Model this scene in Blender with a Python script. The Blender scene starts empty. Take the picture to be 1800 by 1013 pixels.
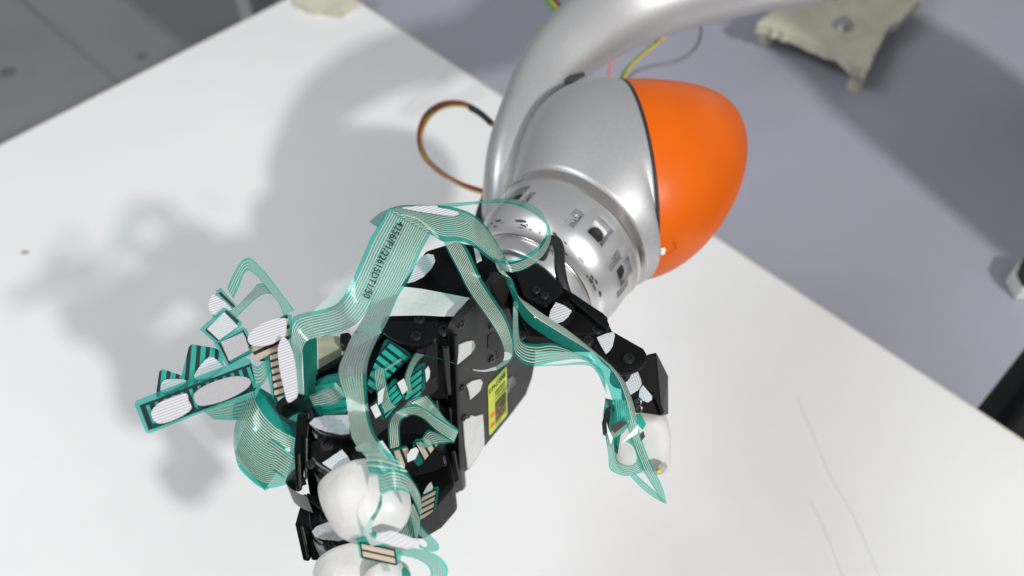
import bpy, bmesh, math, random
from mathutils import Vector as V, Matrix as M, noise
random.seed(7)
sc = bpy.context.scene
C = sc.collection
# ------------------------------------------------------------------ camera
F, PITCH, CAMH = 1600.0, math.radians(51.7), 0.85      # focal length in photo pixels (1800 wide), tilt, height over the table
CAMP = V((0, 0, CAMH))
RX, UX = V((1, 0, 0)), V((0, math.sin(PITCH), math.cos(PITCH)))
BX = V((0, -math.cos(PITCH), math.sin(PITCH)))
cam_d = bpy.data.cameras.new('camera'); cam = bpy.data.objects.new('camera', cam_d); C.objects.link(cam)
cam.location = CAMP; cam.rotation_euler = (math.pi/2 - PITCH, 0, 0)
cam_d.sensor_width = 36; cam_d.lens = 36*F/1800; cam_d.clip_start = .01; cam_d.clip_end = 60
cam_d.dof.use_dof = True; cam_d.dof.focus_distance = .505; cam_d.dof.aperture_fstop = 5.8
sc.camera = cam
# ------------------------------------------------------------------ light
w = bpy.data.worlds.new('World'); sc.world = w; w.use_nodes = True
w.node_tree.nodes['Background'].inputs[0].default_value = (.93, .97, 1, 1)
w.node_tree.nodes['Background'].inputs[1].default_value = .235
def area(name, loc, target, size, power, col, sy=None):
    d = bpy.data.lights.new(name, 'AREA'); d.size = size; d.energy = power; d.color = col
    if sy: d.shape = 'RECTANGLE'; d.size_y = sy
    o = bpy.data.objects.new(name, d); C.objects.link(o); o.location = loc
    o.rotation_euler = (V(target)-V(loc)).to_track_quat('-Z', 'Y').to_euler(); return o
LD = V((.76, -.93, 1.0)).normalized()
area('key_lamp', V((.05, .5, .2)) + LD*5.5, (.05, .5, .2), .20, 195, (1, .975, .94))
area('ceiling_fill', (-1.5, .1, 2.4), (-.3, .8, 0), 1.4, 27, (.95, .98, 1), .7)  # added soft fill, set left to brighten that side of the table
area('ceiling_fill', (1.0, -.7, 2.6), (.1, .5, 0), 1.4, 8, (1, .98, .96), .7)  # weaker added fill from behind the camera
sc.view_settings.view_transform = 'Standard'; sc.view_settings.look = 'None'
sc.view_settings.exposure = .2; sc.view_settings.gamma = 1
sc.cycles.transparent_max_bounces = 24; sc.cycles.max_bounces = 10; sc.cycles.use_denoising = True
# ------------------------------------------------------------------ pixel -> place helpers
def ray(x, y): return RX*((x-900)/F) + UX*((506.5-y)/F) - BX
def P(x, y, D): return CAMP + ray(x, y)*D
def Hz(x, y, z):
    r = ray(x, y); return CAMP + r*((z-CAMH)/r.z)
def Pl(x, y, pt, n):
    r = ray(x, y); return CAMP + r*((pt-CAMP).dot(n)/r.dot(n))
Z0 = .447                                               # top of the hand above the white table
def Q(x, y, h=0): return Hz(x, y, Z0 + h/1000)          # h: millimetres above the top of the hand
AZ = math.radians(57.2)
A = V((-math.cos(AZ), -math.sin(AZ), 0)); N = V((math.sin(AZ), -math.cos(AZ), 0)); Z = V((0, 0, 1))
# ------------------------------------------------------------------ materials
MATS = {}
def mat(name, col, rough=.5, metal=0, noise_amt=0, nscale=40, bump=0, bscale=200, coat=0, spec=.5, sss=0, col2=None, rvar=0, ior=1.5):
    if name in MATS: return MATS[name]
    m = bpy.data.materials.new(name); m.use_nodes = True; nt = m.node_tree; b = nt.nodes['Principled BSDF']
    b.inputs['Base Color'].default_value = (*col, 1); b.inputs['Roughness'].default_value = rough
    b.inputs['Metallic'].default_value = metal; b.inputs['Coat Weight'].default_value = coat
    b.inputs['Specular IOR Level'].default_value = spec; b.inputs['IOR'].default_value = ior
    if sss:
        b.inputs['Subsurface Weight'].default_value = sss; b.inputs['Subsurface Radius'].default_value = (.004, .003, .002)
    tc = nt.nodes.new('ShaderNodeTexCoord')
    if noise_amt or rvar:
        n = nt.nodes.new('ShaderNodeTexNoise'); n.inputs['Scale'].default_value = nscale; n.inputs['Detail'].default_value = 6
        nt.links.new(tc.outputs['Object'], n.inputs['Vector'])
        r = nt.nodes.new('ShaderNodeValToRGB')
        c2 = col2 or tuple(c*(1-noise_amt) for c in col)
        r.color_ramp.elements[0].color = (*c2, 1); r.color_ramp.elements[1].color = (*col, 1)
        r.color_ramp.elements[0].position = .35; r.color_ramp.elements[1].position = .62
        nt.links.new(n.outputs['Fac'], r.inputs['Fac'])
        if noise_amt: nt.links.new(r.outputs['Color'], b.inputs['Base Color'])
        if rvar:
            mr = nt.nodes.new('ShaderNodeMapRange'); mr.inputs[3].default_value = rough-rvar; mr.inputs[4].default_value = rough+rvar
            nt.links.new(n.outputs['Fac'], mr.inputs[0]); nt.links.new(mr.outputs[0], b.inputs['Roughness'])
    if bump:
        n2 = nt.nodes.new('ShaderNodeTexNoise'); n2.inputs['Scale'].default_value = bscale; n2.inputs['Detail'].default_value = 3
        nt.links.new(tc.outputs['Object'], n2.inputs['Vector'])
        bm = nt.nodes.new('ShaderNodeBump'); bm.inputs['Strength'].default_value = bump; bm.inputs['Distance'].default_value = .001
        nt.links.new(n2.outputs['Fac'], bm.inputs['Height']); nt.links.new(bm.outputs['Normal'], b.inputs['Normal'])
    MATS[name] = m; return m
def math_node(nt, op, a, b=None):
    n = nt.nodes.new('ShaderNodeMath'); n.operation = op
    for i, v in enumerate((a, b)):
        if v is None: continue
        if isinstance(v, (int, float)): n.inputs[i].default_value = v
        else: nt.links.new(v, n.inputs[i])
    return n.outputs[0]
def film_shader(nt, tint=(.33, .88, .80), body=(.014, .44, .37), opac=.36):
    tr = nt.nodes.new('ShaderNodeBsdfTransparent'); tr.inputs[0].default_value = (*tint, 1)
    df = nt.nodes.new('ShaderNodeBsdfDiffuse'); df.inputs[0].default_value = (*body, 1)
    tl = nt.nodes.new('ShaderNodeBsdfTranslucent'); tl.inputs[0].default_value = tuple(min(1, c*1.5) for c in body) + (1,)
    m1 = nt.nodes.new('ShaderNodeMixShader'); m1.inputs[0].default_value = .45
    nt.links.new(df.outputs[0], m1.inputs[1]); nt.links.new(tl.outputs[0], m1.inputs[2])
    m2 = nt.nodes.new('ShaderNodeMixShader'); m2.inputs[0].default_value = opac
    nt.links.new(tr.outputs[0], m2.inputs[1]); nt.links.new(m1.outputs[0], m2.inputs[2])
    return m2.outputs[0]
def coat(nt, sh, rough=.085, blend=.28):
    g = nt.nodes.new('ShaderNodeBsdfGlossy'); g.inputs['Roughness'].default_value = rough; g.inputs[0].default_value = (.9, 1, .97, 1)
    lw = nt.nodes.new('ShaderNodeFresnel'); lw.inputs[0].default_value = 1.5
    n = nt.nodes.new('ShaderNodeTexNoise'); n.inputs['Scale'].default_value = 60
    tc = nt.nodes.new('ShaderNodeTexCoord'); nt.links.new(tc.outputs['Object'], n.inputs['Vector'])
    bp = nt.nodes.new('ShaderNodeBump'); bp.inputs['Strength'].default_value = .25; bp.inputs['Distance'].default_value = .002
    nt.links.new(n.outputs['Fac'], bp.inputs['Height']); nt.links.new(bp.outputs[0], g.inputs['Normal'])
    m = nt.nodes.new('ShaderNodeMixShader'); nt.links.new(math_node(nt, 'MULTIPLY', lw.outputs[0], .6), m.inputs[0])
    nt.links.new(sh, m.inputs[1]); nt.links.new(g.outputs[0], m.inputs[2]); return m.outputs[0]
def principled(nt, col, rough=.45, metal=0.):
    b = nt.nodes.new('ShaderNodeBsdfPrincipled'); b.inputs['Base Color'].default_value = (*col, 1)
    b.inputs['Roughness'].default_value = rough; b.inputs['Metallic'].default_value = metal; return b.outputs[0]
def mixs(nt, fac, a, b):
    m = nt.nodes.new('ShaderNodeMixShader'); nt.links.new(fac, m.inputs[0]); nt.links.new(a, m.inputs[1]); nt.links.new(b, m.inputs[2]); return m.outputs[0]
def begin(name):
    m = bpy.data.materials.new(name); m.use_nodes = True; nt = m.node_tree; nt.nodes.remove(nt.nodes['Principled BSDF'])
    uv = nt.nodes.new('ShaderNodeUVMap'); sp = nt.nodes.new('ShaderNodeSeparateXYZ'); nt.links.new(uv.outputs[0], sp.inputs[0])
    return m, nt, sp.outputs[0], sp.outputs[1], nt.nodes['Material Output']
def band(nt, x, lo, hi):
    return math_node(nt, 'MULTIPLY', math_node(nt, 'GREATER_THAN', x, lo), math_node(nt, 'LESS_THAN', x, hi))
def film(n, duty=.36, dense=False):
    """clear teal polyester with n printed silver tracks; u counts tracks"""
    key = ('film', n, duty, dense)
    if key in MATS: return MATS[key]
    m, nt, u, v, out = begin('teal_film_%d_tracks' % n)
    base = film_shader(nt, opac=.62, tint=(.16, .62, .54), body=(.006, .25, .20)) if dense else film_shader(nt)
    if n:
        fr = math_node(nt, 'FRACT', u)
        ins = band(nt, u, 0, n)
        k = math_node(nt, 'MULTIPLY', band(nt, fr, .5-duty/2, .5+duty/2), ins)
        kd = math_node(nt, 'MULTIPLY', band(nt, fr, .5+duty/2, .72+duty/4), ins)
        base = mixs(nt, kd, base, principled(nt, (.012, .035, .03), .5))       # shadow line beside each track, painted into the film colour
        base = mixs(nt, k, base, principled(nt, (.53, .54, .45), .40, .1))
    nt.links.new(coat(nt, base), out.inputs[0]); MATS[key] = m; return m
def pad(n, front=True, gap=.3, inset=.05):
    """sensor pad: n printed bars inside a black frame; front = bare beige bars, back = seen through the film"""
    key = ('pad', n, front, gap, inset)
    if key in MATS: return MATS[key]
    m, nt, u, v, out = begin('sensor_pad_%d_bars' % n)
    fr = math_node(nt, 'FRACT', u)
    bars = math_node(nt, 'MULTIPLY', math_node(nt, 'GREATER_THAN', fr, gap), band(nt, v, inset, 1-inset))
    inside = math_node(nt, 'MULTIPLY', band(nt, u, 0, n+gap), band(nt, v, 0, 1))
    if front:
        s = mixs(nt, bars, principled(nt, (.006, .006, .007), .4), principled(nt, (.50, .41, .31), .6))
    else:
        s = mixs(nt, bars, principled(nt, (.002, .020, .024), .25), principled(nt, (.015, .36, .28), .35))
    base = mixs(nt, inside, film_shader(nt), s)
    nt.links.new(coat(nt, base), out.inputs[0]); MATS[key] = m; return m
def ribbed(name, col, scale, axis=(1, .35, 0), cells=False):
    m = bpy.data.materials.new(name); m.use_nodes = True; nt = m.node_tree; b = nt.nodes['Principled BSDF']
    b.inputs['Roughness'].default_value = .6
    tc = nt.nodes.new('ShaderNodeTexCoord')
    def wave(rot):
        mp = nt.nodes.new('ShaderNodeMapping'); mp.inputs['Rotation'].default_value = (0, 0, rot); nt.links.new(tc.outputs['Object'], mp.inputs[0])
        wv = nt.nodes.new('ShaderNodeTexWave'); wv.inputs['Scale'].default_value = scale; nt.links.new(mp.outputs[0], wv.inputs['Vector'])
        wv.inputs['Distortion'].default_value = .4; return wv.outputs['Fac']
    h = wave(1.15)
    if cells: h = math_node(nt, 'MULTIPLY', h, wave(2.72))
    r = nt.nodes.new('ShaderNodeValToRGB'); r.color_ramp.elements[0].color = (*[c*.84 for c in col], 1); r.color_ramp.elements[1].color = (*col, 1)
    r.color_ramp.elements[1].position = .5
    nt.links.new(h, r.inputs[0]); nt.links.new(r.outputs[0], b.inputs['Base Color'])
    bp = nt.nodes.new('ShaderNodeBump'); bp.inputs['Strength'].default_value = .5; bp.inputs['Distance'].default_value = .0006
    nt.links.new(h, bp.inputs['Height']); nt.links.new(bp.outputs[0], b.inputs['Normal']); return m
M_SILVER = mat('silver_paint', (.50, .50, .51), .38, .5, .10, 900, .12, 1400)
M_ALU = mat('turned_aluminium', (.62, .62, .63), .33, .72, nscale=30, rvar=.02)
M_STEEL = mat('dull_steel_ring', (.60, .56, .52), .24, .9)
M_ORANGE = mat('orange_paint', (.69, .115, .001), .42, 0, .07, 22, .06, 900, spec=.22, rvar=.1)
M_GASKET = mat('black_gasket', (.02, .02, .02), .6)
M_BLACK = mat('black_anodised', (.0065, .0065, .007), .38, 0, .35, 25, .05, 900, rvar=.04, spec=.3, ior=1.26)
M_PLATE = mat('black_satin_plate', (.021, .020, .020), .42, 0, .25, 18, .08, 1500, rvar=.1, spec=.3, ior=1.38)
M_GLOSS = mat('black_gloss_plastic', (.006, .006, .0065), .22, 0, 0, 20, .03, 500, rvar=.03, spec=.5, ior=1.33)
M_RUBBER = mat('black_rubber', (.012, .012, .013), .55)
M_TIP = mat('white_silicone', (.69, .68, .66), .5, 0, .2, 70, .6, 130, sss=.06, col2=(.63, .615, .585))
M_SMOOTH = mat('smooth_white_silicone', (.68, .675, .66), .28, 0, .05, 30, coat=.12)
M_PAPER = mat('white_paper_tape', (.70, .71, .70), .75, 0, .12, 60, .35, 420)
M_HOOK = ribbed('white_hook_strip', (.64, .63, .67), 190)
M_HOOKG = ribbed('grey_hook_strip', (.50, .49, .52), 250, cells=True)
M_MESH = ribbed('white_woven_patch', (.62, .66, .69), 230, cells=True)
M_FUZZ = mat('grey_loop_fabric', (.46, .46, .50), .9, 0, .25, 600, .25, 900)
M_SCREW = mat('black_screw', (.035, .035, .037), .28, .6)
M_STEELSCREW = mat('steel_screw', (.6, .6, .6), .3, 1)
M_CLEAR = mat('frosted_tape', (.75, .78, .77), .5)
# ------------------------------------------------------------------ mesh helpers
def link(name, me, m, parent=None, smooth=False):
    o = bpy.data.objects.new(name, me); C.objects.link(o)
    for x in (m if isinstance(m, list) else [m]): me.materials.append(x)
    if smooth: me.polygons.foreach_set('use_smooth', [True]*len(me.polygons))
    if parent:
        o.parent = parent
        if parent.type == 'EMPTY': o.matrix_parent_inverse = M.Translation(-parent.location)
    return o
def mesh(name, vs, fs, m, parent=None, smooth=False, bevel=0, uvs=None, seg=2, angle=35):
    me = bpy.data.meshes.new(name); me.from_pydata([tuple(v) for v in vs], [], fs)
    bm = bmesh.new(); bm.from_mesh(me)
    if uvs is None: bmesh.ops.recalc_face_normals(bm, faces=bm.faces)
    bm.to_mesh(me); bm.free()
    if uvs is not None:
        l = me.uv_layers.new(name='UVMap')
        for lp in me.loops: l.data[lp.index].uv = uvs[lp.vertex_index]
    o = link(name, me, m, parent, smooth)
    if bevel:
        b = o.modifiers.new('bevel', 'BEVEL'); b.width = bevel; b.segments = seg; b.limit_method = 'ANGLE'; b.angle_limit = math.radians(angle)
    return o
def prism(name, top, ext, m, parent=None, bevel=.0006):
    n = len(top); vs = [V(p) for p in top] + [V(p)+V(ext) for p in top]
    fs = [list(range(n)), list(range(2*n-1, n-1, -1))] + [[i, (i+1) % n, n+(i+1) % n, n+i] for i in range(n)]
    return mesh(name, vs, fs, m, parent, bevel=bevel)
def hull(name, pts, m, parent=None, bevel=.0008):
    bm = bmesh.new()
    for p in pts: bm.verts.new(p)
    r = bmesh.ops.convex_hull(bm, input=bm.verts)
    bmesh.ops.delete(bm, geom=[g for g in r['geom_interior'] if isinstance(g, bmesh.types.BMVert)], context='VERTS')
    bmesh.ops.dissolve_limit(bm, angle_limit=.06, verts=bm.verts, edges=bm.edges)
    me = bpy.data.meshes.new(name); bm.to_mesh(me); bm.free()
    o = link(name, me, m, parent)
    b = o.modifiers.new('bevel', 'BEVEL'); b.width = bevel; b.segments = 2
    return o
def cat(pts, n, ref=None):
    pts = [V(p) for p in pts]; ref = ref or pts
    if len(pts) == 2: return [pts[0].lerp(pts[1], i/n) for i in range(n+1)]
    L = [0]
    for a, b in zip(ref, ref[1:]): L.append(L[-1] + max((b-a).length, 1e-6)**.5)
    out = []
    ext = [pts[0]*2-pts[1]] + pts + [pts[-1]*2-pts[-2]]
    for i in range(n+1):
        s = L[-1]*i/n; k = 0
        while k < len(pts)-2 and s > L[k+1]: k += 1
        t = (s-L[k])/(L[k+1]-L[k]); a, b, c, d = ext[k:k+4]
        out.append(.5*((2*b)+(c-a)*t+(2*a-5*b+4*c-d)*t*t+(3*b-a-3*c+d)*t**3))
    return out
def smooth_poly(poly, n=4):
    """closed Catmull-Rom through px points, for cut patches with round ends"""
    out = []; k = len(poly)
    for i in range(k):
        a, b, c, d = (V(poly[(i+j-1) % k]+(0,)) for j in range(4))
        for s in range(n):
            t = s/n; p = .5*((2*b)+(c-a)*t+(2*a-5*b+4*c-d)*t*t+(3*b-a-3*c+d)*t**3); out.append((p.x, p.y))
    return out
def grid3(name, L, R, m, parent, n=0, margin=(.8, .8), nv=28, nu=8, bow=0, wob=.0007):
    """a strip between two edges given in space; u counts tracks"""
    a, b = cat(L, nv), cat(R, nv); vs, uv, fs = [], [], []
    for j in range(nv+1):
        mid = (a[min(j+1, nv)]-a[max(j-1, 0)]); nn = mid.cross(b[j]-a[j]); nn = nn.normalized() if nn.length > 0 else Z
        if nn.dot(CAMP-a[j]) < 0: nn = -nn
        for i in range(nu+1):
            t = i/nu; p = a[j].lerp(b[j], t) + nn*(bow*4*t*(1-t))
            if wob: p += nn*wob*noise.noise(p*38)
            vs.append(p); uv.append((-margin[0]+t*(max(n, 1)+margin[0]+margin[1]), j/nv))
    for j in range(nv):
        for i in range(nu):
            q = j*(nu+1)+i; fs.append([q, q+1, q+nu+2, q+nu+1])
    return mesh(name, vs, fs, m, parent, True, uvs=uv)
def Qs(pts, h):
    """px points -> space; a point may carry its own height (x, y, h)"""
    return [W(p[0], p[1], p[2]/1000) if len(p) > 3 else Q(p[0], p[1], p[2] if len(p) > 2 else h) for p in pts]
def ribbon(name, L, R, parent, n, h=0, margin=(.8, .8), dense=False, duty=.36, **k):
    return grid3(name, Qs(L, h), Qs(R, h), film(n, duty, dense), parent, n, margin, **k)
def sheet(name, poly, h, m, parent, frame=None, round_n=0, bend=0):
    """a flat cut piece of film; frame = (origin, end of bars axis, end of the other axis, number of bars)"""
    pts = smooth_poly(poly, round_n) if round_n else poly
    hf = h if callable(h) else (lambda x, y: h)
    vs = [Q(x, y, hf(x, y)) for x, y in pts]
    uvs = [(.5, .5)]*len(vs)
    if frame:
        o, ux, vx, n = frame
        a, b = (ux[0]-o[0], ux[1]-o[1]), (vx[0]-o[0], vx[1]-o[1]); det = a[0]*b[1]-a[1]*b[0]
        uvs = [(n*((x-o[0])*b[1]-(y-o[1])*b[0])/det, (a[0]*(y-o[1])-a[1]*(x-o[0]))/det) for x, y in pts]
    ob = mesh(name, vs, [list(range(len(vs)))], m, parent, uvs=uvs)
    return ob
def patch(name, poly, h, m, parent, t=.9, round_n=0):
    pts = smooth_poly(poly, round_n) if round_n else poly
    hf = h if callable(h) else (lambda x, y: h)
    return prism(name, [Q(x, y, hf(x, y)) for x, y in pts], (0, 0, -t/1000), m, parent, .0002)
def tube(name, pts, r, m, parent=None, n=40, seg=10):
    c = cat(pts, n); vs, fs = [], []
    up = V((.3, .2, 1)).normalized()
    for j, p in enumerate(c):
        t = (c[min(j+1, n)]-c[max(j-1, 0)]).normalized(); s = t.cross(up).normalized(); up = s.cross(t)
        for i in range(seg):
            a = 2*math.pi*i/seg; vs.append(p+(s*math.cos(a)+up*math.sin(a))*r)
    for j in range(n):
        for i in range(seg): fs.append([j*seg+i, j*seg+(i+1) % seg, (j+1)*seg+(i+1) % seg, (j+1)*seg+i])
    fs += [list(range(seg)), list(range(n*seg, (n+1)*seg))]
    return mesh(name, vs, fs, m, parent, True)
def loft(name, secs, m, parent=None, seg=64, caps=(True, True), smooth=True, power=2.0):
    vs, fs = [], []
    for c, e1, e2, r1, r2 in secs:
        for i in range(seg):
            a = 2*math.pi*i/seg; ca, sa = math.cos(a), math.sin(a)
            k = (abs(ca)**power+abs(sa)**power)**(-1/power)
            vs.append(V(c)+V(e1)*(r1*ca*k)+V(e2)*(r2*sa*k))
    for j in range(len(secs)-1):
        for i in range(seg): fs.append([j*seg+i, j*seg+(i+1) % seg, (j+1)*seg+(i+1) % seg, (j+1)*seg+i])
    if caps[0]: fs.append(list(range(seg)))
    if caps[1]: fs.append(list(range((len(secs)-1)*seg, len(secs)*seg)))
    return mesh(name, vs, fs, m, parent, smooth)
def lathe(name, c, ax, prof, m, parent=None, seg=72, sharp=True):
    ax = V(ax).normalized(); e1 = ax.cross(V((.123, .3, .9))).normalized(); e2 = ax.cross(e1)
    o = loft(name, [(V(c)+ax*s, e1, e2, r, r) for s, r in prof], m, parent, seg, (prof[0][1] > 1e-5, prof[-1][1] > 1e-5))
    if sharp:
        o.modifiers.new('split', 'EDGE_SPLIT').split_angle = math.radians(32)
    return o
def thing(name, label, category, loc, group=None):
    o = bpy.data.objects.new(name, None); C.objects.link(o); o.location = loc; o.empty_display_size = .02
    o['label'] = label; o['category'] = category
    if group: o['group'] = group
    return o
def tag(o, label, category, group=None):
    o['label'] = label; o['category'] = category
    if group: o['group'] = group
    return o
_sm = {}
def screw(p, n, r, parent, m=None, name='screw'):
    """button-head screw with a hex socket, one shared mesh"""
    m = m or M_SCREW; key = m.name
    if key not in _sm:
        prof = [(-.3, 1), (.25, 1), (.45, .82), (.5, .5), (.1, .45), (.08, 0.0001)]; vs, fs = [], []; S = 12
        for s, rr in prof:
            for i in range(S): vs.append((rr*math.cos(2*math.pi*i/S), rr*math.sin(2*math.pi*i/S), s))
        for j in range(len(prof)-1):
            for i in range(S): fs.append([j*S+i, j*S+(i+1) % S, (j+1)*S+(i+1) % S, (j+1)*S+i])
        me = bpy.data.meshes.new(name); me.from_pydata(vs, [], fs); me.materials.append(m); _sm[key] = me
    o = bpy.data.objects.new(name, _sm[key]); C.objects.link(o); o.parent = parent
    if parent.type == 'EMPTY': o.matrix_parent_inverse = M.Translation(-parent.location)
    o.matrix_basis = M.Translation(p) @ V(n).to_track_quat('Z', 'Y').to_matrix().to_4x4() @ M.Scale(r, 4)
    return o
# ================================================================== SETTING
E1, E2 = V((.7068, .7074, 0)), V((.7068, -.7074, 0))    # the table's two edge directions
COR = V((0, 0, 0))
a0, c0 = Hz(0, 255, 0), Hz(625, 0, 0)
COR = a0 + E1*((c0-a0).dot(E1))                          # far corner of the white table
def box_dir(name, o, d1, l1, d2, l2, z, t, m, parent=None, bevel=.002):
    o = V((o.x, o.y, z)); return prism(name, [o, o+d1*l1, o+d1*l1+d2*l2, o+d2*l2], (0, 0, -t), m, parent, bevel)
FLOOR = -.74
M_FLOOR = mat('grey_floor_paint', (.26, .278, .283), .45, 0, .12, 3, .1, 60, rvar=.06)
M_WHITE = mat('white_laminate', (.80, .80, .805), .22, 0, .05, 4, rvar=.1, spec=.4, bump=.02, bscale=700)
M_EDGE = mat('cream_edge_band', (.62, .58, .48), .5)
M_BENCH = mat('lilac_grey_laminate', (.36, .36, .43), .38, 0, .1, 2.5, .04, 300)
M_DARK = mat('dark_steel', (.015, .015, .015), .5, 0, .4, 6)
M_LEG = mat('white_leg_paint', (.6, .6, .6), .4)
fl = mesh('floor', [(-6, -5, FLOOR), (6, -5, FLOOR), (6, 8, FLOOR), (-6, 8, FLOOR)], [[0, 1, 2, 3]], M_FLOOR); fl['kind'] = 'structure'
g0, g1 = Hz(40, 0, FLOOR+.004), Hz(215, 150, FLOOR+.004); gd = (g1-g0).normalized(); gs = V((-gd.y, gd.x, 0))*.006
mesh('floor_joint', [g0-gd*3-gs, g0+gd*4-gs, g0+gd*4+gs, g0-gd*3+gs], [[0, 1, 2, 3]], mat('joint_filler', (.21, .22, .225), .7), fl)
for px, py, r in ((13, 128, .022), (250, 100, .017)):
    lathe('floor_spot', Hz(px, py, FLOOR), Z, [(0, r), (.004, r*.8), (.005, .0001)], mat('old_floor_stain', (.14, .145, .145), .7), fl, 16)
tb = thing('white_table', 'white laminate table with cream edge under the robot hand', 'table', COR + E2*.8 - E1*.7 + V((0, 0, FLOOR)))
box_dir('tabletop', COR, E2, 1.75, -E1, 1.5, 0, .024, M_WHITE, tb)
box_dir('edge_band', COR + E1*.0018 - E2*.0018, E2, 1.7536, -E1, .0016, -.0012, .0216, M_EDGE, tb, .0003)
box_dir('edge_band', COR - E2*.0018, E2, .0016, -E1, 1.5, -.0012, .0216, M_EDGE, tb, .0003)
for i, j in ((.1, .1), (1.65, .1), (.1, 1.4), (1.65, 1.4)):
    box_dir('leg', COR + E2*(i-.025) - E1*(j-.025), E2, .05, -E1, .05, -.0242, -FLOOR-.0242, M_LEG, tb)
# scratches and a crumb on the laminate
M_SCR = mat('grey_scratch', (.755, .755, .755), .5)
for pts in ([(1400, 690), (1415, 730), (1435, 775), (1462, 840), (1500, 905), (1550, 1020)], [(1425, 880), (1450, 930), (1485, 1020)]):
    c = cat([Hz(x, y, .0006) for x, y in pts], 30); vs, fs = [], []
    for k, q in enumerate(c):
        ww = .0005*(.4+.6*abs(noise.noise(V((k*.7, 3, 1)))))*(1 if 0 < k < 30 else 0); vs += [q-V((ww, 0, 0)), q+V((ww, 0, 0))]
    for k in range(30): fs.append([2*k, 2*k+1, 2*k+3, 2*k+2])
    mesh('scratch', vs, fs, M_SCR, tb)
b = Hz(46, 444, 0)
tag(hull('crumb', [b+V((random.uniform(-.006, .006), random.uniform(-.003, .003)+.002*0, random.uniform(0, .0035))) for _ in range(16)] + [b+V((.004, 0, 0)), b-V((.004, 0, 0))],
    mat('brown_crumb', (.30, .21, .13), .8), None, .0003), 'small brown crumb lying on the white table', 'crumb')
# the second bench: just lower, along the table's far right edge
BZ = -.035
bo = COR + E1*.004 - E2*.6
corner = Hz(1720, 715, BZ)
bl = (corner-bo).dot(E2)
bn = thing('lilac_bench', 'lilac grey bench along the far edge of the white table', 'bench', V((bo.x, bo.y, FLOOR)) + E2*.9 + E1*.6)
box_dir('benchtop', bo, E2, bl, E1, 1.7, BZ, .04, M_BENCH, bn)
for i, j in ((.1, .12), (bl-.12, .12), (.1, 1.6), (bl-.12, 1.6)):
    box_dir('leg', bo + E2*(i-.03) + E1*(j-.03), E2, .06, E1, .06, BZ-.0402, -FLOOR+BZ-.0402, M_LEG, bn)
dk = thing('dark_box', 'black cabinet standing at the end of the lilac bench', 'box', V((corner.x, corner.y, FLOOR)) + E2*.5 + E1*.3)  # plain dark box filling the dark corner past the bench end
box_dir('box_body', corner + E2*.035 - E1*.3, E2, .6, E1, 1.3, -.14, -FLOOR-.14, M_DARK, dk, .01)
for i in range(3):
    box_dir('top_rail', corner + E2*(.075+.14*i) - E1*.28, E2, .035, E1, 1.25, -.12, .02, mat('worn_black_rail', (.05, .05, .05), .35), dk, .004)
# ================================================================== ROBOT ARM
FZ = .357
CR = Hz(1010.4, 411.3, FZ); RR = .0569
arm = thing('industrial_robot', 'silver robot arm with an orange domed wrist cover holding the black hand', 'robot', V((1.0, .36, FLOOR)))
CS = Hz(1107, 315.2, FZ); RS = .0814; am = .1386; RK = .865
MA = V((math.cos(am), math.sin(am), 0)); OA = V((-math.sin(am), math.cos(am), 0))
# silver wrist: sections swing from the flange ring to the slanted seam
secs = []; K = 22
for k in range(K+1):
    t = k/K; h00, h10, h01, h11 = 2*t**3-3*t*t+1, t**3-2*t*t+t, -2*t**3+3*t*t, t**3-t*t
    c = CR*h00 + (-A)*(.10*h10) + CS*h01 + MA*(.07*h11)
    ang = AZ*(1-t)+am*t; d = V((math.cos(ang), math.sin(ang), 0)); o = V((-d.y, d.x, 0))
    r = RR*1.005*(1-t)+RS*t; bul = .011*math.sin(math.pi*t)
    secs.append((c+o*bul*.75, o, Z, r+bul, r*(1-t+RK*t)+bul*.5))
loft('wrist_housing', secs, M_SILVER, arm, 96)
loft('seam_gasket', [(CS+MA*s, OA, Z, r, r*RK) for s, r in ((-.0008, RS*.97), (-.0008, RS*1.004), (.0016, RS*1.004), (.0016, RS*.97))], M_GASKET, arm, 96)
secs = []; K = 30; LD_ = .0969
for k in range(K+1):
    u = math.sin(math.pi/2*k/K); s = (1-abs(u)**1.57)**(1/2.17) if k < K else 0.0001
    secs.append((CS+MA*(.0016+LD_*u)+OA*(.0349*u**1.79), OA, Z, RS*max(s, .002), RS*RK*max(s, .002)))
cov = loft('orange_cover', secs, M_ORANGE, arm, 96, (False, True))
q = Pl(1168, 440, CS+MA*.03-OA*.05+Z*.05, BX)
# flange: steel ring, body with pockets, turned neck
e1f = N; 
fb = lathe('flange_body', CR, A, [(.0095, RR*.97), (.0095, RR*.988), (.036, RR*.985), (.043, RR*.955), (.049, RR*.90), (.0535, RR*.84), (.055, RR*.79), (.053, RR*.75), (.046, .03)], M_ALU, arm, 128, False)
lathe('seal_ring', CR, A, [(-.001, RR*.96), (-.001, RR*1.0), (.0018, RR*1.012), (.0085, RR*1.012), (.0096, RR*.99), (.0096, RR*.96)], M_STEEL, arm, 128)
lathe('flange_neck', CR, A, [(.050, .0425), (.066, .0425), (.0672, .0418), (.0672, .0385), (.064, .0375), (.064, .036), (.069, .0345), (.0705, .033), (.0705, .02)], M_ALU, arm, 128)
lathe('scuff_band', CR, A, [(.0558, .0448), (.0562, .0446)], M_STEEL, arm, 64)
def cyl_hit(px, py, r):
    d = ray(px, py); o = CAMP-CR; d2, o2 = d-A*d.dot(A), o-A*o.dot(A)
    a_, b_, c_ = d2.dot(d2), 2*d2.dot(o2), o2.dot(o2)-r*r; t = (-b_-math.sqrt(max(0, b_*b_-4*a_*c_)))/(2*a_); p = CAMP+d*t
    ax = (p-CR).dot(A); n = (p-CR-A*ax).normalized(); return p, n, ax
cutters = []
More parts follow.
